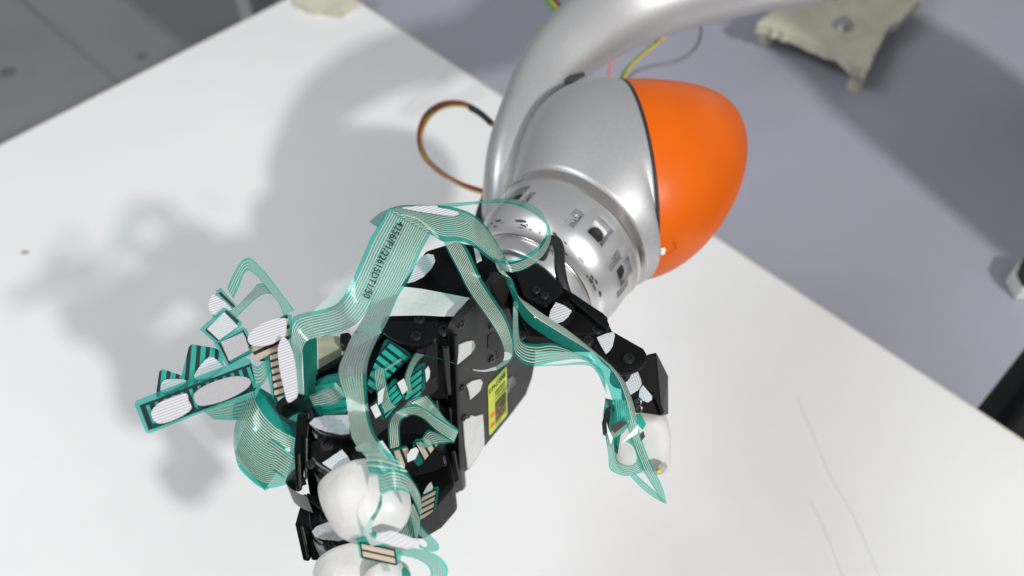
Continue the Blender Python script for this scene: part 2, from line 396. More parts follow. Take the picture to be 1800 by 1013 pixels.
def cutter(p, n, wa, wt, depth, shift=0, taper=1.0):
    tv = n.cross(A).normalized(); c = p+A*shift; vs = []
    for dz, k in ((.01, 1), (-depth, taper)):
        for sa, st in ((-1, -1), (1, -1), (1, 1), (-1, 1)): vs.append(c+A*(sa*wa*k)+tv*(st*wt*k)+n*dz)
    cutters.append((vs, [[0, 1, 2, 3], [7, 6, 5, 4], [0, 4, 5, 1], [1, 5, 6, 2], [2, 6, 7, 3], [3, 7, 4, 0]]))
plugs = []
for px, py in ((1052, 412), (1082, 500), (884, 368)):
    p, n, ax = cyl_hit(px, py, RR*.987); p = CR + A*.0255 + n*RR*.987; cutter(p, n, .0088, .0078, .0062, 0, .9); plugs.append((p-n*.0062+A*.002, n))
scr = []
for px, py in ((1014, 378), (1081, 458), (926, 347), (1068, 545)):
    p, n, ax = cyl_hit(px, py, RR*.987); p = CR + A*.0270 + n*RR*.987
    cutter(p+A*.004, n, .0085, .0042, .0062, 0, .8); scr.append((p-n*.0062-A*.001, n))
bm = bmesh.new()
for vs, fs in cutters:
    bv = [bm.verts.new(v) for v in vs]
    for f in fs: bm.faces.new([bv[i] for i in f])
bmesh.ops.recalc_face_normals(bm, faces=bm.faces); cme = bpy.data.meshes.new('cut'); bm.to_mesh(cme); bm.free()
cob = bpy.data.objects.new('cut', cme); C.objects.link(cob)
bo_ = fb.modifiers.new('pockets', 'BOOLEAN'); bo_.object = cob; bo_.operation = 'DIFFERENCE'; bo_.solver = 'EXACT'
bpy.context.view_layer.update()
nm = bpy.data.meshes.new_from_object(fb.evaluated_get(bpy.context.evaluated_depsgraph_get()))
fb.modifiers.clear(); fb.data = nm; bpy.data.objects.remove(cob)
bv = fb.modifiers.new('bevel', 'BEVEL'); bv.width = .0009; bv.segments = 2; bv.limit_method = 'ANGLE'; bv.angle_limit = math.radians(38)
fb.modifiers.new('split', 'EDGE_SPLIT').split_angle = math.radians(40)
for p, n in plugs: lathe('rubber_plug', p, n, [(0, .0052), (.0030, .0052), (.0038, .0046), (.0034, .003), (.0028, .0001)], M_RUBBER, fb, 28)
for p, n in scr: screw(p+n*.001, n, .0024, fb, M_STEELSCREW)
M_SCUFF = mat('black_scuff', (.05, .048, .045), .7)
for k in range(38):                                     # grime on the shoulder of the flange
    an = random.uniform(-1.2, 1.35)*1.0; n = (Z*math.cos(an)+N*math.sin(an)); s = .0505+random.uniform(-.0025, .0025)
    rr = RR*(.90-(s-.049)*13)+.0003; tv = n.cross(A).normalized(); c = CR+A*s+n*rr; l = random.uniform(.0006, .003); wv = random.uniform(.0002, .0007)
    mesh('scuff_mark', [c-tv*l-A*wv+n*.0002, c+tv*l*.6-A*wv*1.6+n*.0002, c+tv*l+A*wv+n*.0002, c-tv*l*.5+A*wv*1.4+n*.0002], [[0, 1, 2, 3]], M_SCUFF, fb)
# fork and forearm
path = [(872, 480, .300, 24, 40), (874, 400, .330, 28, 46), (881, 330, .352, 32, 52), (893, 262, .365, 36, 54), (920, 195, .372, 42, 56), (955, 135, .378, 52, 58), (1005, 80, .385, 62, 60), (1085, 20, .39, 72, 66), (1190, -25, .395, 78, 74), (1330, -62, .40, 82, 80), (1520, -110, .42, 90, 90)]
cw = [Hz(x, y, z) for x, y, z, a_, b_ in path] + [V((.46, .80, .48)), V((.62, .76, .55)), V((.76, .68, .60)), V((.86, .60, .62))]
cc = cat(cw, 60)
ra = cat([V((a_, b_, 0)) for x, y, z, a_, b_ in path] + [V((130, 130, 0)), V((170, 170, 0)), V((220, 220, 0)), V((270, 270, 0))], 60, cw)
secs = []
for j, c in enumerate(cc):
    t = (cc[min(j+1, 60)]-cc[max(j-1, 0)]).normalized(); view = (CAMP-c); D = view.dot(BX)
    s = t.cross(view.normalized()).normalized(); u = s.cross(t).normalized()
    secs.append((c, s, u, ra[j].x*D/F, ra[j].y*D/F))
loft('forearm', secs, M_SILVER, arm, 48, power=2.4)
# guessed out-of-view rest of the arm, posed to cast the bench's far shadow
elb, sho = V((.90, .56, .60)), V((1.0, .36, .12)); ud = (sho-elb)
lathe('unseen_elbow', elb+V((-.09, -.05, .06)), V((.9, .5, -.3)), [(0, .0001), (.01, .09), (.03, .115), (.17, .115), (.20, .08), (.205, .0001)], M_SILVER, arm, 48)
lathe('unseen_upper_arm', elb, ud, [(0, .10), (.08, .13), (ud.length*.5, .13), (ud.length, .135)], M_SILVER, arm, 48)
lathe('shoulder', sho+V((0, 0, -.2)), Z, [(0, .12), (.1, .13), (.26, .13), (.31, .09), (.32, .0001)], M_SILVER, arm, 48)
lathe('unseen_pedestal', V((sho.x, sho.y, FLOOR)), Z, [(0, .22), (.03, .22), (.031, .15), (.55, .13), (sho.z-.2-FLOOR, .13)], M_DARK, arm, 48)
M_GAPSHADE = mat('gap_shade', (.012, .012, .012), .6)  # near-black colour standing in for shade in gaps
hull('fork_shadow_gap', [P(x, y, D) for x, y in ((988, 142), (1004, 132), (1026, 127), (1030, 133), (1015, 140), (1000, 150)) for D in (.715, .735)], M_GAPSHADE, arm, .001)  # dark solid that paints the shade between fork and wrist
# clear screw cap on the orange cover
def cover_pt(px, py):
    r = ray(px, py); best = None
    for k in range(200):
        p = CAMP+r*(.55+.001*k); x = (p-CS).dot(MA)/LD_
        if x < 0 or x > 1: continue
        s = RS*(1-x**1.57)**(1/2.17); d = p-CS-MA*(LD_*x)-OA*(.0349*x**1.79); d -= MA*d.dot(MA); d.z /= RK
        if d.length < s: return p, d.normalized()
    return P(px, py, .66), BX
p, n = cover_pt(1172, 436)
cap = lathe('cap_recess', p-n*.002, n, [(0, .0075), (.0022, .0075), (.0026, .0068), (.0016, .006), (.0012, .0001)], M_ORANGE, arm, 28)
p2, n2 = cover_pt(1164, 440)
hull('clear_clip', [p2+n2*k+MA*a_+Z*b_ for k in (0, .0025) for a_ in (-.0018, .0018) for b_ in (-.003, .003)], mat('pale_clip', (.8, .85, .85), .15), arm, .0008)
# ================================================================== ROBOT HAND
hand = thing('robot_hand', 'black four fingered robot hand with white fingertips', 'robot hand', Q(802, 574, -190))
PP = Q(802, 574, 0)
def W(px, py, off=0): return Pl(px, py, PP+N*off, N)    # on the vertical palm plate
palm = prism('palm_body', [Q(x, y, -4) for x, y in ((800, 572), (868, 492), (884, 462), (850, 432), (800, 424), (748, 440), (700, 505), (690, 556), (730, 590))], (0, 0, -.150), M_BLACK, hand, .002)
outline = [(798, 583), (803, 573), (815, 556), (838, 530), (880, 485), (915, 500), (938, 560), (942, 612), (941, 638), (936, 664), (925, 694), (898, 730), (852, 786), (824, 826), (817, 831), (810, 828), (808, 818)]
plate = prism('palm_plate', [W(x, y, .004) for x, y in outline], N*-.005, M_PLATE, hand, .0009)
prism('plate_rim', [W(x, y, .0048) for x, y in ((799, 590), (805, 588), (814, 822), (811, 827), (808, 818))], N*-.004, M_BLACK, plate, .0006)
for x, y in ((810, 570.5), (864, 572.6), (863.5, 631), (811, 682.7), (814.6, 735)): screw(W(x, y, .0042), N, .0026, plate)
prism('cable_slot_shade', [W(x, y, .0044) for x, y in ((858, 592), (866, 585), (884, 588), (889, 612), (884, 626), (876, 632), (873, 618), (858, 612))], N*-.0003, M_GAPSHADE, plate, 0)  # flat black sheet standing in for the shaded inside of a hole
for nm_, pts in (('hook_patch', [(808, 607), (822, 601), (833, 599), (836, 607), (834, 614), (827, 623), (804, 642), (806, 625)]),
                 ('hook_patch', [(821, 678), (832, 670), (845, 667), (849, 673), (844, 688), (827, 703), (825, 690)]),
                 ('tape_strip', [(815, 741), (820, 737), (826, 736), (830, 731), (836, 733), (849, 729), (851, 757), (852, 785), (823, 825), (818, 783)])):
    prism(nm_, [W(x, y, .0050) for x, y in pts], N*-.0009, M_PAPER, plate, .0001)
prism('hook_patch', [W(x, y, .0050) for x, y in ((894, 668), (901, 661), (906, 666), (907, 674), (892, 694))], N*-.0009, mat('grey_patch', (.25, .25, .25), .8, 0, .1, 200), plate, .0001)
# yellow sticker
lab = prism('yellow_label', [W(x, y, .0046) for x, y in ((858, 682), (860, 677), (888, 646), (890, 644), (891, 648), (892, 728), (890, 732), (863, 764), (861, 765), (860, 761))], N*-.0004, mat('yellow_paper', (.62, .68, .03), .4, 0, .1, 60), plate, 0)
def LP(u, v): return W(858+(890-858)*u+v*2, 680+(644-680)*u+v*85, .00475)     # u along the hand axis, v downwards
M_INK = mat('black_ink', (.03, .03, .02), .6); M_OINK = mat('orange_ink', (.85, .13, .03), .5); M_OLIVE = mat('olive_print', (.26, .25, .03), .6)
def lrect(name, u0, u1, v0, v1, m, off=0): return mesh(name, [LP(u0, v0)+N*off, LP(u1, v0)+N*off, LP(u1, v1)+N*off, LP(u0, v1)+N*off], [[0, 1, 2, 3]], m, lab)
lrect('print_panel', .36, .93, .52, .92, M_OLIVE)
vv = .26
for wbar, gap in ((.02, .02), (.012, .03), (.02, .05), (.015, .06), (.02, .012), (.03, .012), (.02, .02), (.035, .016), (.02, .02), (.03, .018), (.02, .03), (.035, .02), (.02, .03), (.03, .03), (.02, .02)):
    if vv+wbar < .92: lrect('barcode_bar', .36, .93, vv, vv+wbar, M_INK, .0001)
    vv += wbar+gap
lrect('orange_square', .1, .32, .63, .71, M_OINK); lrect('orange_square', .1, .3, .83, .91, M_OINK); lrect('orange_mark', .5, .62, .66, .69, M_OINK, .0002); lrect('orange_mark', .4, .5, .76, .79, M_OINK, .0002)
def text_mesh(name, body, place, m, parent, thick=0):
    cu = bpy.data.curves.new('t', 'FONT'); cu.body = body; cu.size = 1; cu.offset = thick; to = bpy.data.objects.new('t', cu); C.objects.link(to)
    bpy.context.view_layer.update(); me = bpy.data.meshes.new_from_object(to.evaluated_get(bpy.context.evaluated_depsgraph_get()))
    bpy.data.objects.remove(to)
    xs = [v.co.x for v in me.vertices]; wd = max(xs)
    vs = [place(v.co.x/wd, v.co.y) for v in me.vertices]; fs = [list(p.vertices) for p in me.polygons]
    bpy.data.meshes.remove(me)
    return mesh(name, vs, fs, m, parent)
text_mesh('label_number', 'B052453', lambda x, y: LP(.95-.9*x, .18-.13*y)+N*.0001, M_INK, lab, .012)
# ---- finger bases along the plate's left edge
for k, h in enumerate((-8, -72, -136)):
    dpx = [Q(781, 590, -8)]
    base = [Q(x, y, -8)+Z*((h+8)/1000) for x, y in ((772, 596), (783, 584), (796, 582), (797, 600), (789, 610), (776, 612))]
    fm = prism('finger_mount', base, (0, 0, -.050), M_GLOSS, hand, .001)
    screw(Q(783, 592, -8)+Z*((h+8)/1000), Z, .0034, fm)
    prism('mount_web', [Q(x, y, -8)+Z*((h+2)/1000) for x, y in ((700, 560), (790, 575), (778, 602), (735, 600))], (0, 0, -.054), M_BLACK, fm, .001)
# ---- upper finger
f1 = prism('finger', Qs([(543, 656), (600, 622), (690, 571), (720, 590), (768, 622), (700, 672), (640, 716), (566, 748), (540, 700)], -7), (0, 0, -.036), M_BLACK, hand, .002)
prism('link_cover', Qs([(548, 654), (600, 624), (688, 574), (694, 579), (606, 629), (552, 662)], -3), (0, 0, -.004), M_GLOSS, f1, .001)
disc = prism('motor_cap', Qs(smooth_poly([(672, 560), (670, 582), (686, 596), (704, 604), (724, 608), (744, 605), (760, 597), (786, 578), (806, 562), (760, 545), (700, 543)], 4), 0), (0, 0, -.012), M_GLOSS, f1, .0016)
for x, y in ((737, 562.5), (731, 592), (779, 582)): screw(Q(x, y, 0), Z, .0032, f1)
hull('end_face', Qs([(748, 612), (769, 606), (769, 660), (748, 676)], -4) + [q-N*.006 for q in Qs([(748, 612), (769, 606), (769, 660), (748, 676)], -4)], M_PLATE, f1, .0006)
prism('connector', Qs([(597, 586), (612, 583), (618, 588), (617, 606), (606, 613), (597, 604)], -6), (0, 0, -.014), M_GLOSS, f1, .001)
prism('knuckle_cap', Qs(smooth_poly([(543, 742), (556, 730), (585, 727), (616, 727), (621, 745), (617, 765), (592, 768), (562, 762)], 3), 10), (0, 0, -.012), M_GLOSS, f1, .0012)
patch('loop_patch', [(543, 744), (552, 735), (572, 730), (612, 729), (614, 742), (614, 762), (600, 764), (572, 758), (552, 751)], 11, M_FUZZ, f1)
kn = prism('knuckle', Qs(smooth_poly([(541, 786), (556, 769), (590, 766), (622, 768), (642, 792), (640, 815), (622, 832), (590, 836), (552, 815)], 3), 0), (0, 0, -.012), M_GLOSS, f1, .0015)
prism('knuckle_body', Qs(smooth_poly([(546, 808), (556, 782), (620, 778), (655, 800), (652, 838), (600, 856), (558, 836)], 4), -8), (0, 0, -.050), M_BLACK, f1, .002)
screw(Q(575, 783, 0), Z, .0038, f1)
for x, y in ((637, 797), (628, 803), (546, 816)): screw(Q(x, y, -1), Z, .0025, f1)
patch('paper_patch', [(566, 814), (601, 790), (612, 803), (619, 817), (600, 827), (584, 826)], 3, M_MESH, f1)
hull('side_bracket', [P(x, y, D) for x, y in ((523, 728), (544, 724), (545, 740), (534, 790), (531, 862), (521, 866), (517, 792)) for D in (.452, .462)], M_BLACK, f1, .0008)
hull('bracket_rail', [P(x, y, D) for x, y in ((523, 800), (528, 796), (530, 858), (525, 864)) for D in (.446, .452)], M_PLATE, f1, .0006)
hull('bracket_rail', [P(x, y, D) for x, y in ((536, 770), (541, 768), (540, 840), (535, 850)) for D in (.446, .454)], M_GLOSS, f1, .0006)
hull('knuckle_link', [P(x, y, D) for x, y in ((532, 722), (640, 715), (660, 800), (640, 860), (600, 885), (545, 872), (533, 800)) for D in (.482, .512)], M_BLACK, f1, .001)
def blob(name, c, ax, r, length, m, parent, wob=.0, sx=1.0, seed=0, tail=.15):
    """a silicone fingertip: short barrel with a domed end along ax"""
    ax = V(ax).normalized(); e1 = ax.cross(Z).normalized(); e2 = ax.cross(e1).normalized(); secs = []
    for k in range(25):
        t = k/24
        if t < .12: s, rr = -.02*length+t*.3*length, r*(.86+.14*math.sin(t/.12*math.pi/2))
        else:
            u = (t-.12)/.88; a = u*math.pi/2; s = .016*length+length*(.35*u+.65*math.sin(a)) if False else .016*length+length*math.sin(a); rr = r*math.cos(a)**.72 if u < 1 else .0002
        secs.append((V(c)+ax*s, e1, e2, rr*sx, rr))
    o = loft(name, secs, m, parent, 48)
    if wob:
        for v in o.data.vertices:
            v.co += (v.co-V(c)).normalized()*wob*noise.noise(v.co*70+V((seed, 0, 0)))
    return o
TD = (N*.62+A*.35-Z*.12).normalized()
blob('fingertip', P(634, 852, .452), TD*.55+BX*.55-UX*.25, .0208, .030, M_TIP, f1, .0016, 1.0)
blob('fingertip_pad', P(674, 882, .445), RX*.30-UX*.38+BX*.8, .0142, .0165, M_SMOOTH, f1, .0004, .92, 3)
# ---- middle finger (below the upper one)
f2 = prism('finger', [q-Z*.078 for q in Qs([(560, 650), (690, 571), (768, 622), (700, 680), (640, 725), (570, 755)], -7)], (0, 0, -.036), M_BLACK, hand, .002)
k2 = prism('knuckle', Qs(smooth_poly([(541, 905), (552, 884), (590, 876), (632, 900), (640, 925), (622, 946), (600, 956), (566, 958), (546, 938)], 3), -62), (0, 0, -.012), M_GLOSS, f2, .0015)
prism('knuckle_body', Qs(smooth_poly([(546, 938), (556, 900), (620, 895), (645, 925), (612, 962), (586, 974), (560, 960)], 4), -70), (0, 0, -.05), M_BLACK, f2, .002)
screw(Q(573, 909, -62), Z, .0042, f2)
patch('loop_patch', [(548, 934), (556, 925), (575, 918), (606, 914), (612, 916), (606, 948), (596, 951), (566, 948), (553, 943)], -60, M_FUZZ, f2)
for x, y in ((582, 957), (577, 963), (617, 930)): screw(Q(x, y, -61), Z, .0022, f2)
hull('side_bracket', [P(x, y, D) for x, y in ((534, 868), (545, 873), (540, 905), (548, 978), (543, 987), (533, 985), (519, 922)) for D in (.492, .502)], M_BLACK, f2, .0008)
hull('bracket_rail', [P(x, y, D) for x, y in ((528, 926), (533, 924), (545, 978), (540, 981)) for D in (.486, .492)], M_PLATE, f2, .0006)
hull('link_edge', [P(x, y, D) for x, y in ((541, 866), (626, 938), (622, 944), (536, 874)) for D in (.470, .476)], M_PLATE, f2, .0006)
blob('fingertip', P(626, 1000, .482), TD*.55+BX*.6-UX*.2, .0232, .030, M_TIP, f2, .0018, 1.0, 9)
blob('fingertip_pad', P(678, 1016, .46), RX*.32-UX*.5+BX*.7, .0135, .0165, M_SMOOTH, f2, .0006, .95, 5)
hull('knuckle_link', [P(x, y, D) for x, y in ((536, 872), (640, 880), (650, 960), (590, 985), (548, 985), (534, 930)) for D in (.522, .55)], M_BLACK, f2, .001)
# ---- lower finger: only its link and foot show between the others and the plate
f3 = prism('finger', Qs([(690, 800), (740, 772), (790, 790), (800, 850), (770, 884), (735, 905), (690, 900)], -120), (0, 0, -.04), M_BLACK, hand, .003)
hull('end_face', [P(x, y, D) for x, y in ((752, 842), (782, 822), (790, 868), (789, 872), (770, 885), (752, 898)) for D in (.592, .60)], M_BLACK, f3, .0012)
hull('foot_rail', [P(x, y, D) for x, y in ((791, 792), (800, 790), (808, 842), (802, 850), (797, 845)) for D in (.582, .60)], M_GLOSS, f3, .001)
hull('motor_cap', [P(x, y, D) for x, y in ((730, 800), (760, 790), (782, 800), (786, 818), (755, 832), (725, 838), (712, 822)) for D in (.560, .572)], M_GLOSS, f3, .0015)
hull('motor_cap', [P(x, y, D) for x, y in ((690, 735), (720, 712), (770, 700), (776, 735), (748, 770), (700, 780)) for D in (.552, .57)], M_GLOSS, f2, .0015)
prism('knuckle_body', [q-Z*.066 for q in Qs([(535, 942), (546, 890), (620, 885), (655, 925), (620, 970), (585, 985), (552, 972)], -70)], (0, 0, -.05), M_BLACK, f3, .002)
prism('link', [q-Z*.144 for q in Qs([(560, 650), (690, 571), (768, 622), (700, 680), (640, 725), (570, 755)], -7)], (0, 0, -.036), M_BLACK, f3, .002)
blob('fingertip', P(640, 1120, .53), TD, .022, .03, M_TIP, f3, .001, 1, 4)
patch('paper_patch', [(744, 866), (752, 852), (758, 847), (761, 856), (757, 866), (746, 873)], -104, M_PAPER, f3)
# ---- thumb
th = prism('thumb', Qs([(880, 462), (925, 452), (958, 470), (992, 505), (1009, 514), (1062, 551), (1078, 582), (1040, 590), (990, 590), (925, 588), (904, 545)], -16), (0, 0, -.018), M_BLACK, hand, .002)
prism('base_cover', Qs([(905, 478), (945, 462), (985, 498), (990, 516), (960, 540), (920, 520)], -11), (0, 0, -.006), M_GLOSS, th, .001)
prism('lock_tab', Qs([(1000, 524), (1006, 514), (1062, 551), (1072, 570), (1068, 578), (1050, 566)], -11), (0, 0, -.006), M_BLACK, th, .001)
prism('base_cap', Qs(smooth_poly([(966, 552), (976, 535), (1000, 530), (1011, 546), (1004, 563), (988, 573), (972, 568)], 3), -10), (0, 0, -.007), M_GLOSS, th, .001)
patch('hook_patch', [(977, 531), (992, 537), (1005, 546), (999, 556), (990, 564), (978, 568), (964, 560), (968, 545)], -8.5, M_HOOK, th)
prism('thumb_link', Qs([(1015, 578), (1045, 562), (1079, 582), (1132, 612)] + [(1137, 620), (1137, 629), (1131, 640), (1122, 646), (1110, 651), (1096, 653), (1082, 649), (1058, 628)], -18), (0, 0, -.006), M_BLACK, th, .0016)
patch('hook_patch', [(1049, 593), (1066, 586), (1079, 583), (1081, 590), (1077, 608), (1072, 616), (1065, 622), (1056, 607)], -16.6, M_MESH, th)
for x, y in ((1049, 581), (1033, 600), (1058, 563), (1105, 632)): screw(Q(x, y, -17.5), Z, .0034, th)
for x, y in ((942, 511), (957, 521), (869, 492), (917, 590)): screw(Q(x, y, -10), Z, .0027, th)
dA, dB = .5215, .558
hull('thumb_end_block', [P(x, y, dA) for x, y in ((1090, 657), (1128, 645), (1139, 623), (1153, 620), (1157, 688), (1163, 731), (1150, 724), (1132, 716), (1105, 722), (1092, 700))] + [P(x, y, dB) for x, y in ((1096, 660), (1157, 626), (1175, 662), (1175, 728), (1164, 731), (1110, 715))], M_BLACK, th, .001)
hull('end_rail', [P(x, y, D) for x, y in ((1147, 692), (1152, 690), (1168, 724), (1163, 731)) for D in (dA-.003, dA)], M_GLOSS, th, .0006)
lathe('thumb_joint', Q(1108, 640, -25)+V((-.004, .002, 0)), -Z, [(0, .006), (.020, .006)], M_BLACK, th, 24)
TBX = (P(1150, 790, .556)-P(1140, 722, .548)).normalized()
hp = lambda x, y: P(x, y, dA-.0012)
prism('hook_patch', [hp(x, y) for x, y in ((1095, 662), (1121, 653), (1127, 668), (1128, 676), (1122, 686), (1109, 694), (1104, 688))], BX*-.0009, M_MESH, th, .0001)
prism('hook_patch', [hp(x, y) for x, y in ((1124, 686), (1130, 677), (1147, 697), (1146, 703), (1139, 708), (1126, 703), (1123, 697))], BX*-.0009, M_MESH, th, .0001)
for x, y in ((1121, 707), (1122, 718)): screw(P(x, y, dA-.0008), BX, .0028, th)
secs = []
dwn = (P(1152, 800, .56)-P(1146, 728, .55)).normalized(); e1 = RX; e2 = dwn.cross(e1).normalized()
for s, k in ((-.004, .80), (0, .93), (.004, 1), (.012, 1.03), (.024, 1.02), (.031, 1.0), (.0345, .93), (.036, .75), (.0365, .01)):
    secs.append((P(1122, 728, .564)+dwn*s, e1, e2, .0178*k, .0150*k))
tt = loft('fingertip', secs, M_TIP, th, 40, power=3.6)
for v in tt.data.vertices: v.co += (v.co-P(1138, 780, .56)).normalized()*.0012*noise.noise(v.co*90)
hull('torn_edge', [P(x, y, D) for x, y in ((1152, 826), (1160, 815), (1170, 812), (1174, 822), (1164, 834), (1154, 835)) for D in (.548, .556)], mat('grubby_gel', (.42, .40, .34), .35, 0, .4, 300), th, .0008)
hull('glue_spot', [P(x, y, D) for x, y in ((1153, 829), (1160, 825), (1163, 831), (1156, 834)) for D in (.5465, .548)], mat('yellow_glue', (.75, .55, .05), .4), th, .0004)
# ---- adapter between flange and palm
lathe('wrist_adapter', CR, A, [(.069, .0335), (.082, .0335), (.085, .020), (.098, .018)], M_BLACK, hand, 48)
hull('cable_gland', [P(x, y, D) for x, y in ((930, 478), (950, 470), (955, 482), (948, 500), (935, 505)) for D in (.552, .57)], M_RUBBER, hand, .001)
prism('paper_tape', [Q(x, y, 3+(x-690)*.004) for x, y in ((640, 560), (660, 515), (700, 503), (742, 508), (790, 517), (826, 524), (838, 531), (841, 536), (836, 543), (828, 547), (819, 553), (814, 558), (806, 557), (797, 556), (780, 556), (740, 554), (690, 555))], (0, 0, -.0004), M_PAPER, hand, 0)
prism('tape_end', [Q(x, y, -2) for x, y in ((545, 552), (575, 523), (600, 503), (622, 489), (650, 500), (625, 520), (580, 541), (556, 556))], (0, 0, -.0004), M_CLEAR, hand, 0)
patch('hook_patch', [(716, 497), (730, 465), (740, 452), (752, 446), (762, 448), (765, 458), (758, 472), (744, 486), (728, 494)], 4, M_HOOK, hand)
prism('torn_tape', [Q(x, y, 4) for x, y in ((833, 436), (840, 437), (845, 450), (847, 457), (838, 462), (836, 452))], (0, 0, -.0006), M_PAPER, hand, 0)
prism('beige_tape', [Q(x, y, -12) for x, y in ((558, 596), (575, 588), (597, 592), (600, 612), (600, 634), (560, 656))], (0, 0, -.001), mat('old_beige_tape', (.50, .47, .36), .6, 0, .35, 90), hand, 0)
for x, y in ((868, 486), (759, 547)): screw(Q(x, y, -3.5), Z, .003, hand)
# ---- black cable bands curled at the fingers' left side
def curl(pts, h, drop, parent, m):
    t = Qs(pts, h); return grid3('cable_band', t, [q-Z*drop for q in t], m, parent, nv=30, nu=2)
M_BANDC = mat('black_band', (.022, .02, .021), .4)
curl([(552, 706), (536, 693), (512, 692), (493, 702), (485, 714), (487, 724), (496, 731), (510, 738), (528, 744)], 2, .020, hand, M_BANDC)
curl([(528, 822), (514, 828), (504, 840), (503, 850), (510, 858), (524, 866), (540, 872)], -22, .019, hand, M_BANDC)
# ================================================================== TACTILE FILMS
main = thing('printed_ribbon_film', 'wide teal printed ribbon film arching over the hand, dark number printed on it', 'sensor film', Q(760, 420, 0))
mid = [(722, 388, 40), (704, 425, 38), (683, 470, 34), (664, 510, 30), (645, 545, 28)]
Lb = [(681, 368, 40), (662, 400, 39), (650, 420, 38), (632, 463, 34), (617, 496, 30), (605, 518, 27), (582, 539, 22), (527, 553, 16), (513, 562, 14), (509, 580, 13), (510, 610, 12), (514, 650, 12), (520, 690, 12)]
wl = ribbon('wide_ribbon', Lb, mid + [(625, 569, 26), (600, 582, 22), (566, 592, 18), (543, 598, 14), (533, 612, 13), (531, 640, 12), (532, 668, 12), (534, 695, 12)], main, 9, margin=(1.4, .0), nv=70, nu=10, duty=.38)
Rb = [(757, 412, 40), (748, 428, 39), (738, 447, 38), (719, 492, 34), (700, 522, 32), (682, 562, 34), (662, 600, 42), (650, 627, 48), (645, 650, 50), (645, 690, 50), (648, 730, 48), (660, 765, 40), (690, 806, 30)]
wr = ribbon('wide_ribbon', mid + [(632, 568, 30), (619, 590, 36), (607, 617, 42), (596, 645, 46), (597, 668, 48), (608, 700, 48), (613, 740, 44), (622, 775, 36), (650, 812, 28)], Rb, main, 9, margin=(0, 1.4), nv=70, nu=10, duty=.38)
# number printed along the ribbon: placed on the surface between the two outer edges
def number_place(x, y):
    # baseline runs down the ribbon; letter tops face its right edge
    px, py = 706+(644-706)*x+ -4*math.sin(math.pi*x), 391+(524-391)*x
    dx, dy = -62, 133; l = math.hypot(dx, dy); ux, uy = dy/l, -dx/l
    px += ux*(y*18-6.5); py += uy*(y*18-6.5)
    h = 41.2-(py-391)*.079
    return Q(px, py, h)
text_mesh('printed_number', '4256/P1/22615DT1/50', number_place, mat('dark_print', (.004, .014, .012), .5), main, .013)
# crest: the sheet folds over and becomes the junction board
ribbon('junction_board', [(681, 368, 40), (705, 361, 41), (745, 360, 42), (785, 362, 42), (822, 372, 41), (846, 388, 39), (866, 414, 36), (884, 445, 33), (897, 472, 31)], [(722, 388, 40), (740, 396, 40.5), (757, 412, 40), (778, 425, 40), (800, 424, 40), (824, 429, 38), (848, 447, 35), (870, 463, 32), (888, 482, 30)], main, 15, dense=True, margin=(2, 2), nv=50, nu=12, duty=.3, bow=.002)
ribbon('fold_edge', [(683, 369, 42), (710, 374, 42), (740, 383, 42), (757, 394, 41)], [(757, 412, 40.6), (757, 410, 40.6), (757, 411, 40.6), (758, 413, 40.6)], main, 9, nv=10, nu=8, margin=(.5, .5))
sheet('folded_corner', [(649, 390), (668, 374), (683, 367), (676, 382), (664, 400)], 37, film(0, dense=True), main)
patch('hook_petal', [(706, 365), (730, 362), (768, 361), (771, 365), (790, 368), (804, 372), (807, 376), (797, 379), (770, 376), (735, 371)], 44, M_HOOK, main, .8)
# ribbon over the palm that curls back under
ribbon('palm_ribbon', [(779, 424, 40), (786, 440, 39), (806, 477, 34), (824, 513, 28), (857, 560, 18), (877, 592, 10), (886, 618, 2), (884, 634, -6), (872, 644, -10)], [(808, 424, 40), (822, 438, 39), (847, 491, 34), (869, 525, 28), (889, 556, 18), (900, 585, 10), (904, 610, 3), (899, 634, -5), (873, 652, -11)], main, 9, margin=(.7, 1.8), nv=60, nu=8)
ribbon('palm_ribbon_return', [(872, 645, -10), (850, 651, -12), (825, 648, -10), (790, 635, -2), (755, 624, 4), (725, 621, 8)], [(873, 651, -14), (850, 654.5, -17), (825, 651, -14), (790, 637, -6), (755, 627, 0), (725, 625, 4)], main, 0, nv=30, nu=3)
# loop ribbon
ribbon('loop_ribbon', [(760, 360, 40), (790, 357, 36), (842, 354, 22), (868, 349.5, 16), (894, 348, 12), (919, 352, 12), (940, 362, 14), (953, 375, 18), (961, 390, 24), (968, 406, 30), (968, 424, 34), (957, 447, 38), (938, 465, 40), (913, 477, 40), (891, 478, 38), (874, 466, 34)], [(762, 366, 40), (795, 364, 34), (842, 359, 18), (868, 357, 10), (894, 358, 6), (919, 365, 6), (938, 375, 8), (951, 386, 13), (958, 393, 20), (960, 404, 28), (957, 417, 33), (944, 435, 38), (922, 449, 41), (899, 457, 41), (880, 458, 39), (866, 452, 35)], main, 5, margin=(.4, 2.6), nv=90, nu=6)
